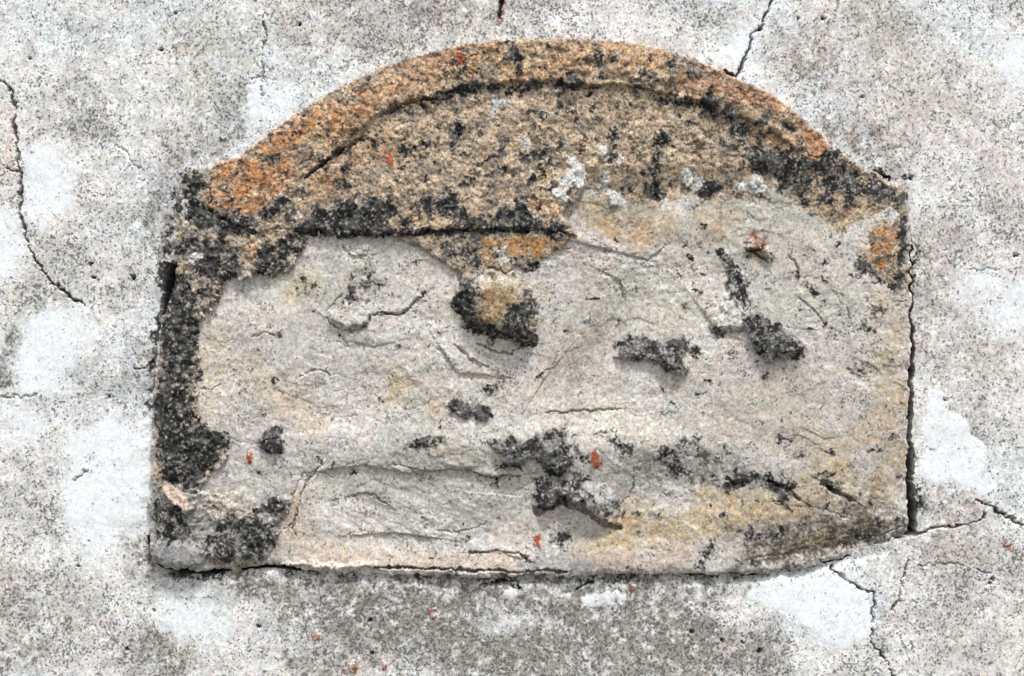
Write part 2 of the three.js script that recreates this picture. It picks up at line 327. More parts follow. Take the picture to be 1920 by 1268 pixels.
// grey crust in the lower corner and along the lower edge of the flake
T(CORNER, [150, 147, 142], { soft: 12, amt: .85, grain: .6, speck: .55 });
T([[410, 935, 20], [450, 960, 24]], [188, 172, 156], { soft: 16, amt: .6 });
T(LUMP, [146, 145, 146], { soft: 5, warp: 4, amt: .95, grain: .55, speck: .30, broken: .1, black: 0 });
T([[400, 1056, 8], [440, 1054, 7], [470, 1062, 6]], [128, 108, 84], { soft: 6, amt: .8 });
T([[308, 912, 9], [332, 932, 13], [352, 952, 8]], [206, 182, 166], { soft: 4, warp: 4, amt: 1, broken: 0 });
T([[1050, 890, 30], [1110, 905, 40], [1150, 930, 30], [1180, 880, 24]], [172, 170, 164], { soft: 20, amt: .7, speck: .3 });
T([[1040, 1000, 14], [1080, 1010, 20], [1120, 995, 14]], [168, 164, 158], { soft: 12, amt: .6, speck: .4 });
T([[1010, 1040, 14], [1080, 1058, 16], [1105, 1064, 14]], [172, 170, 170], { soft: 10, amt: .7, speck: .3 });
T([[1220, 870, 50], [1330, 865, 44], [1410, 895, 34], [1480, 905, 20]], [150, 149, 143], { soft: 30, amt: .65, speck: .5 }); T([[1480, 520, 40], [1560, 560, 40], [1590, 640, 30]], [170, 168, 160], { soft: 40, amt: .5, speck: .42 }); T([[1180, 520, 30], [1130, 640, 24], [1040, 720, 20]], [158, 154, 148], { soft: 30, amt: .5, speck: .4 });
// weathered bedding at the lower edge
T([[1392, 1040], [1385, 1005], [1470, 985], [1530, 955], [1590, 935], [1640, 950], [1700, 985], [1700, 1006], [1655, 1028], [1550, 1057], [1440, 1074], [1380, 1078]], [114, 104, 93], { soft: 38, warp: 20, wl: 26, amt: .85, grain: .8, broken: .5, speck: .5, black: .26 });
T([[1470, 960, 26], [1560, 930, 30], [1640, 925, 26]], [150, 134, 112], { soft: 30, amt: .6, speck: .45 });
T([[1540, 1000, 14], [1500, 1015, 8]], [146, 136, 104], { soft: 12, amt: .7 });
// upper, lichen grown original surface
T(TYMP, [176, 156, 134], { soft: 8, warp: 6, amt: 1, grain: .8, speck: .36, broken: .12, seed: 71 });
T(RIM, [170, 143, 117], { soft: 7, warp: 5, amt: 1, grain: .85, speck: .36, broken: .12, seed: 72 });
T(STRIP, [160, 148, 134], { soft: 6, warp: 4, amt: 1, grain: .75, speck: .42, broken: .1, seed: 73 });
T(NECK, [166, 148, 124], { soft: 6, warp: 4, amt: 1, grain: .7, speck: .2, broken: .1 });
T(BOSS, [166, 156, 138], { soft: 5, warp: 4, amt: 1, grain: .65, speck: .2, broken: .1 });
for (const [p, seed] of [[TYMP, 81], [RIM, 82], [STRIP, 83], [NECK, 84]]) tab.mask(p, { soft: 6, warp: 4 }, (k, m, x, y) => {
  const q = sm(.5, .72, fbm(x / 22, y / 20, seed, 3)) * m, w = sm(.52, .74, fbm(x / 30, y / 26, seed + 30, 3)) * m * .7;
  tab.R[k] = mix(mix(tab.R[k], lin(132), q * .75), lin(196), w); tab.G[k] = mix(mix(tab.G[k], lin(124), q * .75), lin(178), w); tab.B[k] = mix(mix(tab.B[k], lin(114), q * .75), lin(150), w);
  tab.black[k] = Math.max(tab.black[k], .5 * sm(.52, .8, fbm(x / 15, y / 14, seed + 60, 3)) * m);
});
const RUST = [190, 130, 80];
for (const [c, a, col] of [
  [[[420, 325, 18], [480, 335, 24], [455, 375, 22], [530, 325, 20]], .85, [198, 128, 74]], [[[400, 370, 14], [450, 390, 16], [480, 392, 12]], .8, RUST],
  [[[520, 270, 22], [570, 240, 22], [610, 215, 18]], .75, RUST], [[[620, 250, 22], [680, 200, 24], [740, 165, 22]], .7, [186, 134, 88]],
  [[[600, 340, 26], [660, 290, 26], [720, 270, 22]], .55, [184, 138, 96]], [[[800, 130, 24], [880, 120, 22], [930, 90, 14]], .6, [186, 138, 92]],
  [[[960, 140, 18], [1020, 130, 20], [1080, 120, 22], [1150, 110, 22], [1220, 120, 20]], .55, [190, 146, 102]],
  [[[1280, 160, 20], [1340, 165, 16], [1400, 180, 20], [1450, 195, 14]], .75, [162, 116, 84]], [[[1500, 240, 12], [1535, 272, 14], [1520, 315, 10]], .8, [176, 120, 80]],
  [[[1420, 260, 18], [1460, 265, 14]], .6, [180, 130, 84]], [[[1030, 395, 22], [1010, 380, 16]], .6, [196, 144, 98]], [[[900, 400, 14], [740, 410, 12]], .5, [190, 150, 110]],
  [[[470, 470, 12], [455, 480, 8]], .85, [196, 132, 84]], [[[910, 460, 12], [990, 460, 20], [1040, 455, 16]], .85, [180, 126, 66]],
  [[[925, 560, 20], [955, 570, 16], [915, 590, 16]], .85, [160, 120, 74]], [[[1655, 445, 18], [1657, 480, 20], [1662, 500, 12]], 1, [196, 130, 72]],
  [[[1580, 395, 16], [1560, 405, 10]], .7, [150, 118, 86]], [[[1430, 460, 14], [1410, 475, 14]], .7, [166, 130, 88]]]) { const g = col[0] * .35 + col[1] * .5 + col[2] * .15; T(c, col.map(v => mix(g + 2, v, .8)), { soft: 12, warp: 11, amt: a, broken: .75 }); }
for (const [x, y, r] of [[865, 112, 9], [733, 300, 8], [1118, 862, 11], [1010, 1018, 8], [467, 860, 7], [1035, 112, 5]]) T([[x, y - r, r * .6], [x, y + r, r * .7]], [164, 80, 48], { soft: 3, warp: 5, wl: 6, amt: 1, broken: .3, black: 0, speck: .1 });
T([[1410, 446, 6], [1432, 452, 7]], [150, 86, 60], { soft: 4, amt: .8 });
// pale, chalky bits
for (const [c, a] of [[[[985, 262, 11], [982, 275, 9]], .9], [[[1128, 282, 7], [1136, 300, 7]], .8], [[[1163, 305, 9]], .75], [[[1070, 300, 9], [1085, 325, 14], [1060, 345, 12], [1095, 345, 9]], .95], [[[1045, 360, 10], [1060, 370, 12]], .9], [[[1135, 325, 8], [1130, 350, 8], [1150, 372, 12], [1165, 380, 8]], .8], [[[945, 195, 10], [930, 190, 8], [920, 225, 7]], .7], [[[940, 470, 11], [938, 490, 10]], .8], [[[905, 522, 12], [930, 522, 9], [955, 520, 10]], .45], [[[1285, 332, 12], [1310, 345, 10]], .85], [[[1415, 338, 14], [1385, 352, 10], [1440, 352, 8]], .9], [[[1350, 362, 8]], .7], [[[1250, 380, 9]], .6], [[[1665, 400, 16], [1640, 410, 8]], .75], [[[360, 486, 12], [375, 484, 8]], .8], [[[345, 430, 8], [350, 365, 8]], .55], [[[567, 405, 7]], .7], [[[990, 520, 6], [1000, 535, 5]], .7], [[[955, 650, 8]], .6], [[[1550, 720, 0.1]], 0]]) tab.add('white', c, a, { soft: 5, warp: 5 });
// black lichen
const K = (c, a, o) => {
  if (a > .6) tab.mask(c, { ...(o || {}), soft: 13, warp: 12 }, (k, m, x, y) => { const q = .55 * m * sm(.35, .65, gn(x, y, 9, 141) * .5 + vn(x / 18, y / 18, 143) * .5); tab.R[k] = mix(tab.R[k], lin(138), q); tab.G[k] = mix(tab.G[k], lin(136), q); tab.B[k] = mix(tab.B[k], lin(132), q); tab.speck[k] = Math.max(tab.speck[k], .5 * m); });
  tab.add('black', c, a, { soft: 12, ...(o || {}) });
};
K([[350, 336, 14], [378, 332, 16], [366, 356, 16], [345, 376, 14]], .98, { warp: 13 }); K([[345, 390, 18], [380, 400, 22], [420, 418, 20], [470, 425, 16]], .9);
K([[530, 383, 13], [520, 392, 9]], 1.0, { soft: 4 }); K([[500, 405, 14], [560, 420, 14], [620, 420, 16]], .68);
K([[600, 410, 20], [650, 405, 28], [700, 402, 34], [728, 392, 16]], .9); K([[560, 432, 8], [640, 438, 9], [720, 436, 8], [860, 436, 8], [970, 432, 8], [1060, 434, 7]], 1.0, { soft: 5, warp: 4 });
K([[790, 385, 16], [850, 380, 18], [840, 365, 12]], .82); K([[860, 415, 16], [930, 418, 18], [1000, 420, 14]], .88); K([[950, 395, 16], [975, 400, 16], [990, 415, 10]], .85); K([[1045, 425, 12], [1060, 432, 10]], .9);
K([[350, 460, 26], [400, 470, 26], [440, 475, 22]], .74); K([[520, 470, 24], [500, 490, 26], [530, 495, 14]], .86); K([[430, 500, 24], [380, 500, 22]], .74); K([[550, 445, 14]], .8);
K([[335, 530, 24], [348, 575, 28], [335, 640, 34], [330, 700, 36]], .86); K([[310, 930, 14], [300, 970, 14], [330, 975, 20]], .72); K([[390, 545, 18], [370, 575, 16]], .6);
K([[325, 720, 30], [328, 780, 38], [340, 840, 46], [392, 838, 30], [335, 885, 36]], .98); K([[360, 640, 10], [352, 690, 16]], .85); K([[355, 900, 16], [372, 905, 8]], .75);
K([[325, 945, 12], [320, 960, 8]], .85); K([[330, 985, 26], [345, 1000, 14], [310, 1000, 14]], .8); K([[480, 960, 10], [515, 955, 16], [530, 940, 10]], .85); K([[430, 1005, 40], [480, 1012, 36], [500, 980, 24]], .78);
K([[400, 1036, 10], [430, 1046, 8]], .7); K([[505, 820, 16], [518, 808, 10], [495, 832, 8]], .92, { soft: 4, warp: 4 }); K([[520, 870, 10], [530, 882, 6]], .62);
K([[872, 535, 16], [874, 580, 19], [898, 610, 15], [935, 622, 10], [970, 630, 12]], .84); K([[975, 590, 18], [985, 625, 18], [990, 560, 10], [998, 590, 8]], .9); K([[955, 600, 14]], .8); K([[890, 550, 10]], .62);
K([[830, 470, 14], [860, 470, 16], [880, 485, 16], [900, 500, 8]], .74); K([[865, 445, 14], [910, 442, 10]], .9); K([[975, 498, 12], [995, 495, 10], [955, 490, 8]], .92); K([[1035, 440, 12], [1060, 444, 8]], .8);
K([[1160, 650, 9], [1180, 640, 8], [1200, 632, 8]], .8); K([[1250, 655, 10], [1240, 676, 10], [1268, 692, 10]], .82); K([[1285, 635, 8]], .8); K([[1330, 665, 12], [1300, 660, 10]], .5);
K([[1432, 620, 14], [1446, 650, 18], [1490, 658, 10]], .9); K([[1357, 476, 9], [1372, 500, 8], [1384, 522, 13]], .92, { soft: 5 }); K([[1385, 570, 18], [1390, 600, 16]], .44); K([[1340, 620, 7], [1390, 618, 8], [1360, 625, 6]], .62); K([[1410, 530, 8]], .6);
K([[1420, 470, 7], [1445, 480, 8]], .7); K([[860, 765, 12], [875, 768, 10]], .92, { soft: 5 }); K([[905, 773, 12]], .95, { soft: 5 }); K([[940, 715, 12], [920, 735, 8]], .72); K([[985, 690, 6], [1000, 640, 8]], .5);
K([[925, 832, 6], [970, 845, 14], [1010, 826, 14], [1050, 816, 10]], .86); K([[1020, 862, 18], [1040, 880, 20], [1060, 850, 14]], .86); K([[960, 868, 8], [990, 866, 6]], .8); K([[1050, 912, 24], [1010, 942, 12], [1090, 925, 16], [1130, 950, 10]], .74);
K([[1080, 850, 9], [1095, 860, 7]], .7); K([[1150, 840, 14], [1185, 842, 10]], .66); K([[1240, 855, 20], [1300, 845, 26], [1330, 860, 26], [1260, 880, 22]], .56); K([[1310, 838, 9], [1325, 860, 10]], .82); K([[1365, 905, 12], [1400, 902, 14], [1450, 905, 14], [1480, 915, 12], [1470, 930, 8]], .84); K([[1330, 895, 10], [1345, 905, 8]], .7);
K([[1490, 855, 8], [1505, 845, 6]], .72); K([[1640, 850, 9]], .62); K([[1540, 890, 10], [1575, 900, 8]], .7); K([[1610, 670, 7], [1625, 680, 5]], .8); K([[1600, 690, 0.1], [1615, 700, 5]], .7); K([[1050, 1015, 9], [1070, 1020, 7]], .7); K([[800, 832, 18], [770, 842, 14], [830, 822, 8]], .58);
K([[1330, 1040, 7], [1315, 1055, 8], [1338, 1010, 5]], .68); K([[1400, 1000, 14], [1420, 1010, 12], [1480, 990, 10]], .68); K([[990, 1048, 10], [1010, 1045, 8]], .5); K([[490, 768, 6]], .85); K([[565, 540, 12], [590, 545, 10], [575, 532, 7]], .62); K([[650, 565, 8], [670, 548, 9], [690, 520, 5]], .88);
for (const [x, y, r, a] of [[862, 240, 12, .9], [855, 255, 8, .8], [755, 278, 14, .7], [945, 282, 10, .95], [1018, 262, 9, .75], [985, 302, 12, .92], [1012, 292, 12, .95], [1035, 300, 9, .85], [1018, 355, 10, .95], [1000, 365, 10, .6], [890, 335, 14, .5], [1240, 255, 11, .9], [1228, 300, 12, .85], [1222, 320, 10, .8], [1145, 252, 10, .85], [1155, 258, 8, .8], [1218, 355, 14, .85], [1232, 365, 12, .85], [1115, 115, 16, .85], [970, 108, 13, .75], [1030, 92, 10, .72], [1090, 278, 8, .5], [1330, 345, 18, .74], [1360, 350, 12, .6], [1205, 322, 7, .8], [1095, 320, 6, .5], [715, 290, 6, .6], [640, 350, 16, .5], [560, 360, 12, .5], [690, 345, 10, .5], [780, 340, 10, .45], [740, 215, 10, .5], [780, 185, 10, .6], [600, 300, 12, .5], [500, 300, 14, .55], [465, 330, 12, .5], [560, 258, 12, .55], [640, 205, 12, .55], [700, 170, 12, .5], [1260, 130, 14, .6], [1200, 140, 12, .5], [1300, 140, 14, .62], [920, 135, 10, .5], [845, 120, 10, .5], [1070, 150, 8, .7], [1130, 150, 8, .7], [580, 210, 5, .95], [1400, 475, 8, .5]]) K([[x - r * .3, y, r * .8], [x + r * .4, y + r * .3, r * .7]], a, { soft: 6, warp: 6 });
K([[690, 252, 6], [640, 285, 8], [600, 312, 6], [575, 332, 5]], .9, { soft: 5 }); K([[800, 190, 5], [850, 176, 9], [900, 168, 9], [940, 168, 12], [1000, 165, 8], [1060, 162, 7], [1110, 168, 8]], .82, { soft: 6 }); K([[905, 175, 14], [960, 180, 12]], .5);
K([[1190, 168, 6], [1240, 184, 8], [1290, 190, 10], [1320, 198, 14]], .82); K([[1330, 200, 14], [1370, 222, 16], [1385, 245, 16], [1430, 225, 12]], .8); K([[1390, 270, 14], [1420, 300, 20], [1460, 315, 24], [1500, 325, 24]], .66); K([[1475, 345, 14], [1500, 372, 14], [1520, 385, 10]], .82);
K([[1345, 335, 16], [1370, 352, 12], [1320, 362, 8]], .8); K([[1420, 365, 10], [1440, 368, 7]], .75); K([[1540, 310, 20], [1590, 335, 24], [1640, 350, 20], [1680, 370, 14]], .64); K([[1560, 360, 20], [1600, 370, 20]], .62); K([[1575, 430, 12], [1560, 410, 8]], .66); K([[1690, 400, 9], [1692, 470, 10], [1690, 520, 12], [1670, 525, 8]], .82); K([[1610, 495, 8], [1645, 512, 9], [1680, 538, 8]], .82); K([[1500, 470, 7], [1530, 480, 6]], .5); K([[1480, 505, 7], [1530, 545, 8]], .55); K([[1620, 540, 8], [1640, 580, 9], [1690, 560, 9]], .55); K([[1625, 610, 9], [1635, 618, 6]], .72); K([[1615, 640, 8]], .5); K([[1590, 690, 3], [1605, 702, 3]], .8);
K([[1580, 560, 6], [1560, 640, 6]], .5);

for (const [p, , o] of CRUST) if (o.black > .5) T(p, [128, 126, 122], { soft: 5, warp: 6, seed: Math.round(p[0][0]), wl: 13, amt: .8, broken: .3 });
for (const [p, , o] of CRUST) if (o.black) K(p, o.black, { soft: 5, warp: 6, seed: Math.round(p[0][0]), wl: 13 });
for (const c of [[[308, 912, 10], [332, 932, 14], [352, 952, 9]], ...[[865, 112, 9], [733, 300, 8], [1118, 862, 11], [1010, 1018, 8], [467, 860, 7]].map(([x, y, r]) => [[x, y - r, r * .6], [x, y + r, r * .7]])]) tab.mask(c, { soft: 3, warp: 4 }, (k, m) => { tab.black[k] *= 1 - m; });
for (const [c, a] of [[[[1241, 250, 5], [1230, 300, 6], [1226, 360, 7]], .78], [[[860, 232, 6], [852, 280, 4]], .8], [[[1146, 250, 5], [1146, 290, 4]], .7], [[[1018, 262, 4], [1018, 340, 5]], .68], [[[1440, 300, 20], [1500, 318, 22], [1580, 335, 22], [1650, 352, 18], [1692, 372, 8]], .74]]) K(c, a, { soft: 7, warp: 8 });
// small lichen growths and dark flecks scattered over the stone
{
  const inT = sdPoly(TYMP), inR = sdPoly(RIM), inS = sdPoly(STRIP), inO = sdPoly(OUT);
  for (let i = 0, n = 0; i < 4000 && n < 520; i++) {
    const x = 300 + 1400 * hash(i, 1, 91), y = 75 + 990 * hash(i, 2, 91), h = hash(i, 3, 91), g = hash(i, 4, 91), e = hash(i, 5, 91) * 6.28;
    if (inO(x, y) > -6) continue;
    const up = inT(x, y) < 0 || inR(x, y) < 0 || inS(x, y) < 0;
    if (up && fbm(x / 90, y / 80, 93, 3) < .5) continue;
    if (!up && h > .35 + .6 * sm(1150, 1500, x) * sm(420, 520, y) + .3 * sm(820, 880, y) * sm(940, 1100, x) + .2 * sm(.5, .6, fbm(x / 90, y / 80, 95, 3))) continue;
    const r = up ? 2.5 + 7 * g * g : 1.2 + 4.5 * g * g * g, l = r * (.6 + 1.6 * hash(i, 6, 91));
    K([[x - Math.cos(e) * l, y - Math.sin(e) * l * .6, r * .7], [x + Math.cos(e) * l, y + Math.sin(e) * l * .6, r]], (up ? .5 : .46) + .42 * hash(i, 7, 91), { soft: 4, warp: 5, wl: 9 }); n++;
  }
}
// cracks and broken edges of the stone
for (const [p, w, d] of [
  [[[700, 1064], [760, 1066], [830, 1067], [900, 1070], [960, 1073], [985, 1074], [1015, 1071], [1060, 1073]], 3.4, 7], [[[700, 590], [712, 585], [735, 588], [745, 592], [760, 585], [775, 570], [798, 550]], 3, 4.5],
  [[[612, 598], [625, 610], [640, 620], [660, 622], [685, 610], [693, 596]], 2.8, 3.5], [[[563, 706], [580, 698], [600, 691], [617, 706]], 2.4, 2.6], [[[563, 706], [552, 728], [556, 745]], 1.8, 1.4],
  [[[853, 648], [872, 662], [890, 680], [917, 690]], 2.4, 3], [[[893, 645], [925, 658], [955, 665], [975, 652], [990, 647]], 2.8, 3.6], [[[873, 881], [900, 890], [930, 898], [955, 890], [975, 892]], 2.8, 3.2],
  [[[640, 935], [668, 929], [690, 925], [710, 935], [722, 945]], 2.4, 2.2], [[[473, 630], [485, 631], [497, 620], [513, 632]], 2.2, 2.6], [[[880, 1036], [930, 1035], [972, 1038], [986, 1050]], 2.8, 3],
  [[[605, 868], [590, 885], [575, 905], [562, 935], [550, 975], [549, 992], [556, 1008]], 2.6, 3], [[[572, 885], [560, 905], [548, 930]], 2.2, 2.4], [[[588, 884], [610, 888], [622, 895]], 2.2, 2], [[[1187, 895], [1190, 912], [1178, 932], [1164, 946]], 2, 2],
  [[[1020, 775], [1060, 772], [1100, 770], [1165, 767]], 2.4, 2.2], [[[1212, 488], [1232, 478], [1247, 462]], 2.2, 2], [[[1545, 905], [1565, 920], [1585, 930], [1604, 940]], 7, 6], [[[1365, 900], [1385, 915], [1400, 905]], 6, 3.5], [[[1440, 900], [1462, 910], [1482, 922], [1500, 936]], 5, 4],
  [[[1400, 468], [1425, 478], [1442, 485]], 7, 6], [[[630, 640], [650, 650], [640, 635]], 1.8, 1.4], [[[640, 552], [622, 572], [610, 592]], 2.2, 2], [[[1010, 705], [1035, 690], [1050, 660]], 2, 1.6],
  [[[545, 985], [520, 1000], [460, 1015]], 2, 1.2], [[[380, 730], [400, 728], [412, 720]], 2, 1.8], [[[735, 870], [790, 884], [850, 880], [880, 886]], 2.2, 1.8], [[[820, 996], [860, 1000], [905, 985]], 2.2, 1.4], [[[1430, 940], [1480, 950], [1545, 955], [1600, 975]], 2, .8], [[[1400, 1050], [1470, 1040], [1560, 1015], [1640, 1005]], 2, .8],
  [[[1500, 560], [1530, 585], [1545, 610]], 2, 1.6], [[[1480, 480], [1495, 495], [1500, 520]], 3, 2], [[[1560, 545], [1590, 580], [1600, 625]], 2, 1.5], [[[800, 188], [760, 196], [720, 214]], 4, 3], [[[680, 258], [640, 285], [600, 314], [574, 333]], 5, 4],
  [[[510, 848], [490, 842], [482, 838]], 2, 1],  [[[1660, 1018], [1664, 1000], [1690, 990]], 3, 3], [[[490, 826], [508, 826], [524, 820]], 2, 1.4]]) tab.groove(p, w * .92, d * 1.8);
for (const p of [[[862, 226], [858, 262], [848, 292]], [[1241, 244], [1231, 290], [1224, 330], [1229, 372]], [[1144, 244], [1151, 275], [1141, 302]], [[756, 258], [758, 300]], [[1019, 252], [1023, 285], [1015, 352]], [[1096, 256], [1088, 284]], [[890, 308], [886, 348]], [[806, 240], [790, 262], [794, 300]], [[1188, 262], [1196, 292]], [[1286, 268], [1306, 274], [1310, 290]]]) {
  tab.groove(p, 4, 3, { warp: 9 }); tab.step(p, 1.8, 24, { warp: 9 });
}
tab.groove([[1006, 960], [1036, 954], [1046, 944], [1058, 941], [1082, 948], [1106, 962], [1121, 977], [1141, 987], [1165, 991]], 8, 11);
tab.step([[700, 590], [735, 588], [760, 585], [798, 550]].reverse(), 1.2, 36); tab.step([[612, 598], [640, 620], [685, 610], [693, 596]].reverse(), 1.6, 30); tab.step([[600, 691], [580, 698], [563, 706], [552, 728]].reverse(), 1.1, 34);
tab.step([[853, 648], [890, 680], [917, 690]].reverse(), 1.2, 30); tab.step([[605, 868], [575, 905], [555, 950], [546, 1010]].reverse(), 2.4, 60); tab.step([[873, 881], [930, 898], [980, 890]].reverse(), 1.8, 46); tab.step([[640, 935], [690, 925], [722, 945]].reverse(), 1.2, 36); tab.step([[880, 1036], [930, 1035], [986, 1050]].reverse(), 1.4, 34);
tab.step([[1545, 905], [1604, 940]].reverse(), 2.2, 40); tab.step([[1440, 900], [1500, 936]].reverse(), 1.8, 36); tab.step([[1212, 488], [1247, 462]].reverse(), 1, 24); tab.step([[1060, 662], [1020, 712], [990, 760]], 1.4, 44); tab.step([[1020, 775], [1165, 767]].reverse(), .9, 30);
for (const [p, h, r] of [[[[636, 452], [660, 480], [692, 477]], 1.8, 26], [[[660, 642], [700, 650], [742, 640]], 1.1, 30], [[[818, 640], [858, 700], [932, 706]], 2.2, 40], [[[1090, 456], [1150, 471], [1215, 487]], 1.8, 30], [[[1128, 508], [1162, 525], [1172, 562]], 1.8, 26], [[[600, 884], [680, 872], [760, 888], [862, 878]], 2.4, 44], [[[650, 1006], [740, 1000], [832, 1012]], 2, 34], [[[1300, 560], [1345, 620], [1400, 640]], 1.4, 30], [[[980, 860], [1000, 905], [960, 930], [900, 925]], 2, 34]]) { tab.step([...p].reverse(), h, r, { warp: 7 }); tab.groove(p, 2, h * .8, { warp: 7, seed: 5 }); }
const tabTex = tab.bake();
const stoneMat = new THREE.MeshStandardMaterial({ map: tabTex, roughness: .96, metalness: 0 });

// ---------------------------------------------------------------- relief of the tablet, in millimetres from the wall face
const chamferSD = shape([[1380, 1090], [1395, 1030], [1470, 1000], [1545, 965], [1600, 950], [1720, 985], [1720, 1090]], 6, 31, 30);
function slabZ(x, y) {
  let z = 6 + 14 * (fbm(x / 230, y / 160, 301, 3) - .5);
  const rx = x * .93 + y * .36, ry = -x * .36 + y * .93, coarse = sm(.42, .62, fbm(x / 150, y / 120, 351, 2));
  const t = fbm(rx / 130, ry / 90, 311, 4) * 5, f = t - Math.floor(t), flake = .75 * sm(.46, .62, fbm(x / 120, y / 100, 355, 3));
  z += mix(t, Math.floor(t) + sm(.0, .16, f), flake) * 1.5 - 3.7;           // bedding flakes, sharp here and there
  z += (.8 + 2.6 * coarse) * (fbm(x / 31, y / 25, 321, 4) - .5) + (.3 + .8 * coarse) * (vn(x / 9, y / 8, 331) - .5);
  const e = Math.hypot((x - 770) / 240, (y - 965) / 100); if (e < 1) z -= 4 * (1 - e * e) - 7 * (1 - e) * (fbm(rx / 46, ry / 15, 341, 3) - .5);
  z += 7 * Math.exp(-(((y - 838 - (x - 900) * .02) / 42) ** 2)) * sm(470, 640, x) * sm(1480, 1250, x);   // worn swell across the face
  const h = Math.hypot((x - 1085) / 75, (y - 985) / 42); if (h < 1) z -= 7 * (1 - h * h);
  const c = chamferSD(x, y); z += Math.min(0, c * .1) + (c < -30 ? (c + 30) * .1 : 0);
  z += 3 * sm(1010, 1060, y) * sm(480, 620, x) * sm(1380, 1200, x);
  return z;
}
function edged(z, sd, r, drop) { const e = clamp(1 + sd / r, 0, 1); return z - drop * e * e; }
const tablet = new THREE.Group(); tablet.name = 'stone_tablet'; tablet.position.set(0, EYE, 0);
tablet.userData = { label: 'weathered arched stone tablet with lichen crust, set into the whitewashed wall', category: 'stone tablet' };
scene.add(tablet);
part('slab', relief(tab, [268, 60, 1720, 1092], 1.6, tabletSD, (x, y, d) => edged(slabZ(x, y), d, 12, 4) + tab.sample(x, y), -115), stoneMat, tablet, 'pale grey spalled face of the tablet');

function overlay(name, poly, z, o = {}) {
  const sd0 = shape(poly, o.warp ?? 6, o.seed ?? Math.round(poly[0][0]), o.wl ?? 13), lim = o.limit === false ? null : tabletSD;
  const sd = (x, y) => { const a = sd0(x, y); return lim ? Math.max(a, lim(x, y) + 1.2) : a; };
  return part(name, relief(o.layer ?? tab, box(poly, 12), o.step ?? 1.6, sd, z, o.depth ?? (() => -2)), o.mat ?? stoneMat, o.parent ?? tablet, o.label);
}
const lumps = (x, y, s, l, a) => a * (.62 - cell(x / l, y / l, s)) + a * .5 * (.6 - cell(x / l * 2.1, y / l * 2.1, s + 9));
const rough = (x, y, s, a) => a * (fbm(x / 26, y / 22, s, 4) - .5) * 2;
const tympZ = (x, y, d) => {
  const soft = sm(1070, 1120, x) * sm(300, 340, y), z = 13.5 + 3 * sm(1080, 1000, x) + rough(x, y, 401, 2.8) + (lumps(x, y, 405, 23, 3.6) * vn(x / 40, y / 40, 407) * 1.6 + lumps(x, y, 406, 11, 1.2)), low = slabZ(x, y) - 1.5;
  return mix(edged(z, d, 7, 3.5), mix(low, Math.min(z, low + 6), sm(2, 46, -d)), soft) ;
};
const rimZ = (x, y) => (12 + 4 * sm(0, 50, -tabletSD(x, y))) - 1.5 + 8 * sm(540, 720, x) * sm(1540, 1380, x) + rough(x, y, 411, 4.6) + (lumps(x, y, 415, 25, 4) * vn(x / 40, y / 40, 417) * 1.6 + lumps(x, y, 416, 11, 1.2));
overlay('tympanum', TYMP, (x, y, d) => tympZ(x, y, d) + tab.sample(x, y), { label: 'lichen grown field under the arch' });
overlay('arch_moulding', RIM, (x, y, d) => edged(rimZ(x, y), d, 5, 3) + tab.sample(x, y), { label: 'rust coloured raised arch moulding' });
overlay('border_strip', STRIP, (x, y, d) => { const out = -tabletSD(x, y); return edged(-4 + 16 * sm(-2, 40, out) + rough(x, y, 421, 1.8) + lumps(x, y, 425, 17, 5), d, 4, 2) + tab.sample(x, y); }, { label: 'side border blackened by lichen', depth: () => -20, warp: 9, wl: 11 });
overlay('neck', NECK, (x, y, d) => edged(12.5 + rough(x, y, 431, 1.6) + lumps(x, y, 435, 15, 2), d, 5, 3) + tab.sample(x, y));
overlay('boss', BOSS, (x, y, d) => { const t = clamp(-d / 46, 0, 1); return 6 + 30 * Math.sqrt(1 - (1 - t) * (1 - t)) + rough(x, y, 441, 1.6) + tab.sample(x, y); }, { label: 'round knob with black lichen rim' });
overlay('corner_crust', CORNER, (x, y, d) => { const out = -tabletSD(x, y); return edged(2 + 9 * sm(0, 26, out) + rough(x, y, 451, 2.4) + lumps(x, y, 453, 16, 3.6), d, 10, 4) + tab.sample(x, y); }, { label: 'grey pitted crust over the corner' });
overlay('corner_lump', LUMP, (x, y, d) => { const t = clamp(-d / 17, 0, 1); return 6 + 15 * Math.sqrt(1 - (1 - t) * (1 - t)) + rough(x, y, 455, .8) + tab.sample(x, y) * .7; }, { label: 'smooth rounded grey lump' });
// remnants of the old surface that still stand on the spalled face
for (const [poly, h, o] of CRUST) {
  const bb = box(poly, 0), lean = o.ramp || ((x, y) => .25 + .75 * sm(bb[1], bb[3] - 6, y));       // thin where it still merges with the face, thick at its broken lower lip
  overlay('crust_remnant', poly, (x, y, d) => { const t = 1.35 * h * lean(x, y); return edged(slabZ(x, y) + t + rough(x, y, 461, 1.1) + lumps(x, y, 463, 12, 1.6), d, 7, t * .45 + .8) + tab.sample(x, y); }, o);
}
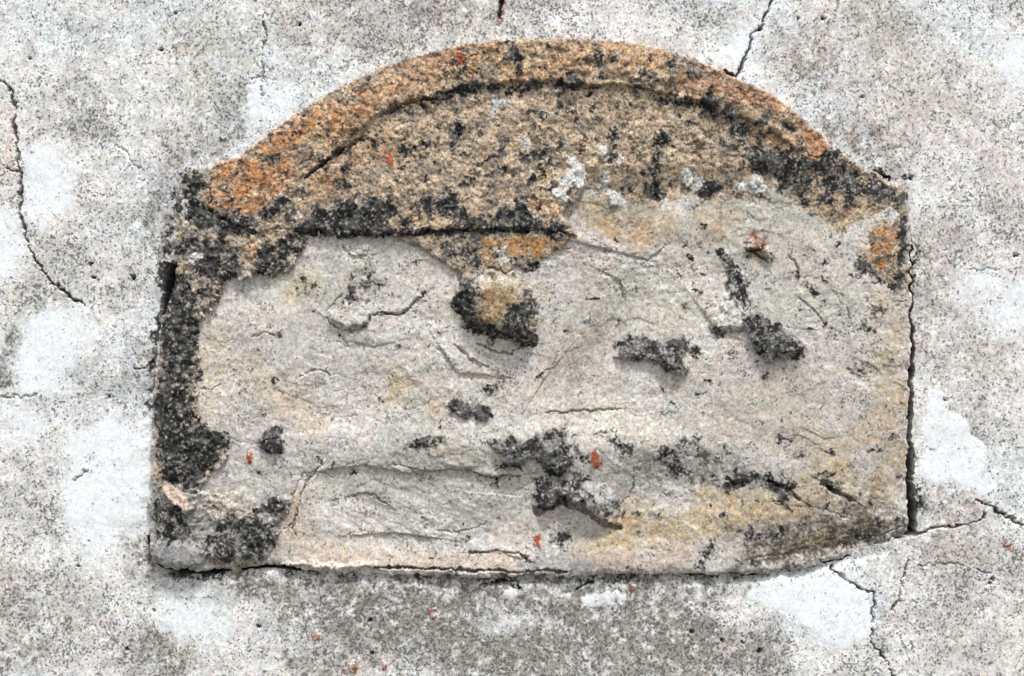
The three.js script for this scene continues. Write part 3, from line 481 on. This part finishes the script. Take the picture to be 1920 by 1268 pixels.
// rust red lichen growths
const spot = (layer, mat, parent, x, y, r, base, name = 'lichen_spot', label = 'small rust red lichen growth') => overlay(name, [...Array(9).keys()].map(i => { const a = i / 9 * Math.PI * 2, q = r * (.75 + .5 * hash(i, Math.round(x), 7)); return [x + q * .8 * Math.cos(a), y + q * 1.15 * Math.sin(a)]; }),
  (px, py, d) => base(px, py) + 1.3 * clamp(-d / 3, 0, 1) + .5 * (vn(px / 4, py / 4, 9) - .5), { layer, mat, parent, limit: false, warp: 2, step: 1, depth: (px, py) => base(px, py) - 2, label });
const onRim = (x, y) => rimZ(x, y) + tab.sample(x, y), onTymp = (x, y) => tympZ(x, y, -50) + tab.sample(x, y), onSlab = (x, y) => slabZ(x, y) + tab.sample(x, y);
spot(tab, stoneMat, tablet, 865, 112, 12, onRim); spot(tab, stoneMat, tablet, 733, 300, 9, onTymp); spot(tab, stoneMat, tablet, 1118, 862, 14, onSlab); spot(tab, stoneMat, tablet, 1010, 1018, 10, onSlab); spot(tab, stoneMat, tablet, 467, 860, 8, onSlab);

for (const [x, y, r] of [[985, 266, 12], [1132, 288, 10], [1163, 305, 11], [1150, 372, 13], [1288, 334, 12], [1415, 340, 14], [1388, 354, 9], [946, 194, 10], [1058, 366, 13]]) spot(tab, stoneMat, tablet, x, y, r, (px, py) => Math.max(onTymp(px, py), onSlab(px, py)) - .4, 'lichen_rosette', 'small chalky lichen rosette');

// ================================================================ THE WALL
const wl = new Layer(-64, -60, 2048, 1388);
function wallTone(L, k, x, y) {
  const a = fbm(x / 260, y / 230, 501), b = fbm(x / 90, y / 80, 505, 4), c = fbm(x / 170, y / 220, 509, 3);
  let r = 233, g = 233, bb = 232;
  const cool = sm(.52, .68, a), pink = sm(.5, .68, c);
  r = mix(r, 228, cool); g = mix(g, 233, cool); bb = mix(bb, 236, cool);
  r = mix(r, 226, pink * .5); g = mix(g, 221, pink * .5); bb = mix(bb, 218, pink * .5);
  L.R[k] = lin(r); L.G[k] = lin(g); L.B[k] = lin(bb);
  const mo = 1 - .2 * sm(.45, .75, fbm(x / 26, y / 24, 515, 3)) - .18 * sm(.5, .75, b) * (1 - .6 * cool); L.R[k] *= mo; L.G[k] *= mo; L.B[k] *= mo;
  L.grain[k] = .36; L.speck[k] = .44 + .34 * sm(.38, .7, b * .6 + .4 * fbm(x / 40, y / 34, 519, 3)) * (1 - .55 * cool);
}
wl.each((k, x, y) => wallTone(wl, k, x, y));
const V = (s, c, o) => wl.tint(s, c.map(v => v - 12), { soft: 38, warp: 26, wl: 30, broken: .6, ...o, speck: Math.min(.9, o.speck + .1) });
// grey and brown weathering
for (const [c, col, amt, sp] of [
  [[[640, 20, 40], [760, 25, 50], [860, 40, 40], [960, 30, 30]], [186, 182, 178], .7, .62], [[[330, 60, 40], [420, 90, 60], [360, 170, 40]], [206, 206, 196], .6, .5], [[[130, 190, 40], [180, 230, 30], [80, 230, 24]], [190, 190, 188], .6, .62], [[[445, 190, 22], [440, 240, 18]], [176, 174, 170], .7, .6],
  [[[560, 60, 40], [580, 130, 30]], [196, 194, 188], .5, .6], [[[340, 75, 14]], [170, 150, 140], .5, .6], [[[330, 290, 30], [400, 270, 26], [420, 255, 18]], [176, 168, 162], .6, .62], [[[300, 370, 20], [310, 450, 16], [318, 340, 10]], [160, 158, 154], .8, .62],
  [[[1340, 30, 30], [1360, 60, 20]], [176, 178, 172], .6, .6], [[[1480, 110, 34], [1520, 130, 34], [1560, 90, 30]], [182, 174, 166], .7, .6], [[[1620, 20, 50], [1700, 60, 50]], [198, 194, 186], .6, .5], [[[1650, 150, 80], [1760, 180, 70]], [208, 200, 194], .5, .46],
  [[[1560, 230, 20], [1640, 280, 26], [1690, 310, 22]], [178, 168, 160], .75, .56], [[[1735, 470, 20], [1740, 560, 22], [1745, 640, 18]], [180, 166, 160], .7, .58], [[[1760, 420, 50], [1800, 560, 50], [1820, 680, 60]], [206, 200, 194], .5, .5], [[[1800, 830, 30], [1880, 760, 40]], [200, 198, 196], .4, .5],
  [[[1760, 945, 34], [1840, 925, 20], [1780, 980, 26]], [186, 176, 168], .75, .5], [[[1740, 1040, 36], [1830, 1050, 40]], [196, 188, 180], .6, .5], [[[1760, 1180, 60], [1850, 1230, 50]], [204, 200, 196], .5, .5],
  [[[330, 1095, 16], [480, 1105, 24], [700, 1115, 28], [900, 1120, 30], [1100, 1110, 26], [1300, 1100, 20], [1400, 1085, 12]], [146, 143, 136], .9, .55], [[[560, 1160, 40], [760, 1180, 56], [960, 1210, 56], [1140, 1200, 60], [1300, 1170, 50]], [162, 159, 152], .85, .66], [[[900, 1260, 60], [1200, 1260, 60], [1350, 1230, 60], [1440, 1220, 40]], [168, 164, 158], .8, .64],
  [[[640, 1250, 50], [560, 1230, 40]], [176, 172, 166], .7, .6], [[[260, 1220, 30], [330, 1240, 36], [300, 1268, 30]], [166, 160, 152], .75, .6], [[[30, 1100, 40], [20, 1200, 50], [80, 1240, 40]], [186, 182, 176], .6, .58], [[[120, 1120, 40], [160, 1160, 40]], [196, 192, 186], .5, .56], [[[10, 660, 20], [5, 700, 24]], [152, 150, 146], .9, .7],
  [[[60, 580, 26], [110, 560, 20]], [178, 180, 172], .5, .62], [[[70, 500, 30], [130, 500, 26]], [196, 198, 192], .5, .55], [[[278, 650, 14], [270, 720, 20]], [176, 172, 168], .65, .64], [[[250, 530, 12], [240, 560, 14]], [176, 172, 166], .6, .62], [[[262, 1010, 10], [265, 1040, 14], [280, 1070, 14], [310, 1082, 10]], [140, 134, 126], .85, .56],
  [[[400, 1078, 9], [450, 1080, 9]], [126, 104, 80], .7, .5], [[[150, 900, 16], [180, 700, 24]], [206, 200, 192], .4, .5], [[[60, 900, 40], [40, 960, 40]], [200, 198, 194], .5, .56], [[[1880, 340, 40], [1860, 250, 30]], [216, 206, 202], .5, .4]]) V(c, col, { amt, speck: sp, grain: .4 });
// orange growths and rust on the plaster
for (const [x, y, r, a] of [[812, 1151, 9, 1], [590, 1195, 8, .8], [580, 1200, 6, .6], [1890, 1022, 8, .7], [660, 1255, 9, .6], [720, 1252, 8, .6], [645, 1262, 6, .6], [1186, 1105, 6, .5], [1306, 1140, 6, .5], [1180, 1112, 5, .5], [75, 912, 6, .5], [540, 1250, 6, .5], [10, 310, 8, .4], [1430, 480, 0, 0]]) if (a) wl.tint([[x - r * .3, y - r * .4, r * .6], [x + r * .3, y + r * .4, r * .7]], [168, 92, 62], { soft: 4, warp: 5, wl: 6, amt: a, broken: .6 });
wl.tint([[940, 0, 5], [942, 18, 5], [938, 34, 7]], [120, 74, 56], { soft: 5, warp: 4, amt: .8, broken: .7 });
wl.tint([[12, 190, 12], [16, 260, 14], [12, 320, 12]], [222, 206, 198], { soft: 10, warp: 8, amt: .7 });
// limewash that still clings on
const WASH = [
  [[468, 156], [488, 152], [496, 170], [492, 200], [490, 224], [470, 226], [464, 200]], [[500, 152], [540, 150], [548, 176], [530, 206], [504, 210], [498, 180]],
  [[1402, 1100], [1440, 1086], [1500, 1082], [1560, 1076], [1600, 1090], [1634, 1114], [1640, 1160], [1630, 1200], [1596, 1224], [1560, 1228], [1530, 1200], [1500, 1160], [1450, 1140], [1412, 1128]],
  [[1742, 730], [1760, 724], [1790, 770], [1830, 810], [1872, 900], [1868, 934], [1836, 922], [1790, 906], [1740, 912], [1734, 830]],
  [[120, 810], [200, 780], [280, 800], [284, 900], [276, 980], [220, 1000], [180, 1060], [130, 1010], [112, 920]], [[46, 600], [110, 580], [160, 570], [170, 640], [120, 700], [110, 740], [40, 740], [24, 680]],
  [[40, 280], [90, 270], [130, 300], [128, 380], [80, 430], [44, 400]], [[1796, 520], [1840, 500], [1900, 520], [1990, 510], [1990, 640], [1900, 640], [1860, 600], [1810, 580]], [[1086, 1118], [1110, 1112], [1160, 1116], [1170, 1132], [1130, 1142], [1096, 1138]],
  [[948, 1104], [964, 1100], [972, 1118], [962, 1128], [946, 1124]], [[906, 1168], [930, 1158], [980, 1156], [984, 1172], [940, 1188], [914, 1184]], [[1330, 80], [1390, 40], [1430, 60], [1420, 130], [1430, 160], [1480, 170], [1500, 200], [1430, 176], [1390, 150], [1376, 120], [1350, 112]],
  [[320, 1110], [390, 1098], [440, 1110], [430, 1140], [440, 1180], [400, 1210], [320, 1200], [290, 1160]], [[-40, 400], [0, 380], [34, 420], [50, 480], [20, 520], [-40, 500]], [[1700, 330], [1730, 325], [1742, 360], [1726, 396], [1712, 380]], [[0, 770], [60, 770], [90, 800], [60, 840], [0, 830]], [[1850, 80], [1920, 60], [1980, 90], [1980, 200], [1900, 160]]];
const washSD = WASH.map((p, i) => shape(p, 9, 600 + i * 7, 22));
const CRISP = [0, 2, 3, 8, 9];
WASH.forEach((p, i) => wl.mask(p, { soft: CRISP.includes(i) ? 5 : 26, warp: 9, seed: 600 + i * 7, wl: 22, amt: CRISP.includes(i) ? .95 : i === 4 || i === 5 || i === 6 || i === 13 ? 1 : .75 }, (k, m, x, y) => {
  m *= .72 + .5 * sm(.3, .6, fbm(x / 24, y / 24, 620, 3)); m = Math.min(1, m);
  wl.R[k] = mix(wl.R[k], lin(238), m); wl.G[k] = mix(wl.G[k], lin(244), m); wl.B[k] = mix(wl.B[k], lin(249), m); wl.speck[k] = mix(wl.speck[k], .2, m); wl.grain[k] = mix(wl.grain[k], .16, m);
}));
// cracks in the plaster
for (const [p, w, d] of [
  [[[-64, 130], [-20, 140], [8, 155], [18, 175], [23, 200], [22, 235], [28, 262], [30, 300], [36, 345], [33, 400], [41, 432], [60, 485], [90, 525], [120, 550], [158, 573]], 3, 5], [[[1470, -60], [1452, -15], [1447, 0], [1440, 20], [1425, 50], [1410, 70], [1402, 95], [1392, 125], [1380, 144]], 3.2, 7],
  [[[492, 40], [494, 70], [491, 100], [493, 135], [489, 165], [493, 198]], 2.2, 2.4], [[[466, 143], [490, 144], [518, 146]], 1.6, 1.2], [[[1712, 1006], [1735, 1000], [1750, 994], [1770, 990], [1805, 986], [1835, 979], [1852, 968]], 3, 5], [[[1836, 938], [1850, 948], [1868, 956], [1890, 968], [1920, 986], [1990, 1010]], 2.8, 5],
  [[[1562, 1066], [1576, 1080], [1600, 1095], [1628, 1108], [1642, 1114], [1640, 1150], [1637, 1185], [1634, 1205], [1655, 1230], [1668, 1250], [1678, 1275], [1690, 1330]], 2.8, 5], [[[1706, 1050], [1700, 1070], [1694, 1092], [1690, 1125], [1672, 1150]], 2.2, 3], [[[900, 1103], [918, 1094], [940, 1091], [966, 1090], [975, 1106]], 3.4, 5],
  [[[1085, 1108], [1100, 1098], [1112, 1096]], 2.4, 2.4], [[[940, -30], [942, 10], [940, 30]], 3, 4], [[[136, 902], [150, 890], [164, 879]], 2.6, 2.6], [[[-64, 748], [10, 745], [60, 742]], 2.2, 2], [[[300, 940], [260, 960]], .1, 0], [[[10, 318], [34, 322]], 3, 3], [[[250, 690], [268, 688], [284, 676]], 3, 3.5],
  [[[215, 270], [240, 290], [262, 330]], 1.8, 1.2], [[[1725, 1060], [1800, 1060], [1860, 1075]], 2, 1.6], [[[80, 10], [86, 40]], 1.8, 1.2], [[[1820, 505], [1870, 504]], 2, 1]]) wl.groove(p, w * .74, d * 3, { warp: 4 });
// blow holes
const HOLES = [[692, 1166, 5], [697, 1228, 3.5], [1298, 1187, 5], [1355, 1202, 3], [1426, 1222, 5], [1546, 33, 4], [248, 520, 6], [300, 92, 4], [562, 44, 3], [1620, 179, 3], [1908, 478, 5], [1866, 1088, 5], [1860, 1096, 3], [1393, 1206, 3], [172, 520, 3], [285, 1148, 3], [235, 1220, 3.5], [142, 1063, 3], [53, 108, 2.6], [482, 1178, 4], [1776, 750, 5], [200, 744, 4], [327, 22, 2.5], [168, 494, 3], [1710, 333, 5], [1500, 30, 2.5]];
for (const [x, y, r] of HOLES) wl.mask([[x, y, r * .7]], { soft: 1.6, warp: 2.2, wl: 5 }, (k, m) => { wl.mm[k] -= 13 * m; });
// dark lichen that creeps from the joint onto the plaster
for (const [c, a] of [[[[310, 500, 14], [300, 540, 12]], .7], [[[296, 600, 10], [288, 660, 10], [284, 700, 9]], .74], [[[278, 720, 10], [278, 760, 8]], .7], [[[322, 350, 7], [318, 420, 8], [312, 470, 10]], .55], [[[1725, 900, 10], [1722, 950, 9]], .66], [[[1718, 860, 5]], .66], [[[1716, 540, 6], [1716, 460, 7]], .5], [[[1640, 318, 8], [1660, 330, 8]], .62], [[[410, 258, 8]], .7], [[[320, 1078, 8], [360, 1082, 10], [420, 1082, 8]], .62], [[[1705, 334, 5]], .8], [[[540, 1075, 7], [640, 1082, 6], [900, 1088, 5], [1100, 1088, 6], [1300, 1082, 6], [1440, 1080, 5]], .5]]) wl.add('black', c, a);
const wallTex = wl.bake();
const wallMat = new THREE.MeshStandardMaterial({ map: wallTex, roughness: .95, metalness: 0 });

function wallLow(x, y) { return 3.2 * (fbm(x / 330, y / 300, 701, 3) - .5) + 1.8 * (fbm(x / 120, y / 90, 705, 3) - .5); }
const inner = sm;
function wallZ(x, y) {
  let z = wallLow(x, y);
  const fade = sm(-60, 0, x) * sm(1980, 1920, x) * sm(-56, 0, y) * sm(1324, 1268, y);
  if (!fade) return z;
  let q = 1.1 * (fbm(x / 36, y / 30, 711, 3) - .5) + wl.sample(x, y);
  const d = tabletSD(x, y);
  if (d < 60) {
    q += 2 * sm(60, 0, d) * sm(420, 240, y) * sm(420, 520, x);              // plaster drawn up to the arch
    q -= 6 * sm(26, 4, d) * sm(1020, 1062, y);                              // raked mortar bed under the stone
    q -= 4 * sm(26, 0, d) * sm(360, 300, x) * sm(330, 480, y);
  }
  return z + q * fade;
}
const cav = [[[1362, 136, 7], [1374, 143, 9]], [[1640, 322, 3], [1668, 333, 4]]].map(c => shape(c, 3, 33, 10)); cav.push(cavL, shape([[300, 1066, 3], [335, 1073, 6], [390, 1075, 6], [430, 1071, 2]], 2, 35, 9), shape([[450, 1070, 2], [500, 1064, 4], [540, 1067, 4], [600, 1075, 2]], 2, 36, 9));
function gap(x, y) {                        // open joint between plaster and stone
  let g = -5;
  if (x > 1680) g = Math.max(g, (5.5 + 6.5 * sm(480, 660, y) + 6.5 * sm(760, 900, y)) * sm(380, 470, y) * sm(1016, 1000, y) * (.72 + .5 * vn(x / 60, y / 22, 720)));
  if (y > 1030 && x > 545 && x < 1600) g = Math.max(g, -3 + 6.5 * vn(x / 70, y / 70, 723) * (.7 + .6 * vn(x / 15, y / 15, 724)) + 1.5 * sm(1060, 1120, x));
  if (y > 1004 && x < 400) g = Math.max(g, 4 + 6 * vn(x / 30, y / 30, 725));
  return g;
}
function holeSD(x, y) { let d = tabletSD(x, y) - gap(x, y); for (const c of cav) d = Math.min(d, c(x, y)); return d; }
const wall = new THREE.Group(); wall.name = 'plaster_wall'; wall.position.set(0, EYE, 0);
wall.userData = { label: 'whitewashed plaster wall, speckled and cracked, around the arched stone tablet', category: 'wall', kind: 'structure' };
scene.add(wall);
part('plaster', relief(wl, [-64, -60, 1984, 1328], 1.8, (x, y) => -holeSD(x, y), (x, y) => wallZ(x, y), -120), wallMat, wall);
// limewash skins
WASH.forEach((p, i) => {
  if (!CRISP.includes(i)) return;
  const s0 = washSD[i], sd = (x, y) => Math.max(s0(x, y), -holeSD(x, y) + 2, -60 - x, x - 1980, -56 - y, y - 1324);
  part('limewash_patch', relief(wl, box(p, 12), 2.4, sd, (x, y, d) => wallZ(x, y) + .55 * clamp(-d / 5, 0, 1) - .1, (x, y) => wallZ(x, y) - 1.5), wallMat, wall, 'patch of white limewash');
});
for (const [x, y, r] of [[812, 1151, 11], [590, 1195, 9], [1890, 1022, 9], [660, 1255, 9], [720, 1252, 8]]) spot(wl, wallMat, wall, x, y, r, wallZ);
// plaster beyond the drawn field, and the masonry behind
{
  const far = new Layer(0, 0, 1920, 1300), SX = 2;
  far.each((k, i, j) => wallTone(far, k, -960 + i * SX, -666 + j * SX));
  const farTex = far.bake(SX), farMat = new THREE.MeshStandardMaterial({ map: farTex, roughness: .95 });
  const map = { x0: -960, y0: -666, w: 3840, h: 2600 };
  const ring = (b) => relief(map, b, 16, () => -1, (x, y) => { const ins = x > -64 && x < 1984 && y > -60 && y < 1328; return wallLow(clamp(x, -960, 2880), y) - (ins ? 6 : 0); }, 0);
  for (const b of [[-960, -668, 2880, -60], [-960, 1328, 2880, 1936], [-960, -60, -64, 1332], [1984, -60, 2880, 1332]]) part('plaster', ring(b), farMat, wall);
  const core = new THREE.Mesh(new THREE.BoxGeometry(3840 * PX, EYE + 1300 * PX, .35), new THREE.MeshStandardMaterial({ color: new THREE.Color().setRGB(.33, .31, .28), roughness: 1 }));
  core.name = 'masonry_core'; core.position.set(0, (1300 * PX - EYE) / 2, -.12 - .175); core.castShadow = core.receiveShadow = true; wall.add(core);
}
// ---------------------------------------------------------------- ground at the foot of the wall
{
  const g = new THREE.PlaneGeometry(120, 60); g.rotateX(-Math.PI / 2); g.translate(0, 0, 29.9);
  const m = new THREE.Mesh(g, new THREE.MeshStandardMaterial({ color: new THREE.Color().setRGB(.13, .125, .105), roughness: 1 }));
  m.name = 'ground'; m.receiveShadow = true; m.userData = { kind: 'structure', label: 'bare ground at the foot of the wall', category: 'ground' }; scene.add(m);
}
renderer.render(scene, camera);
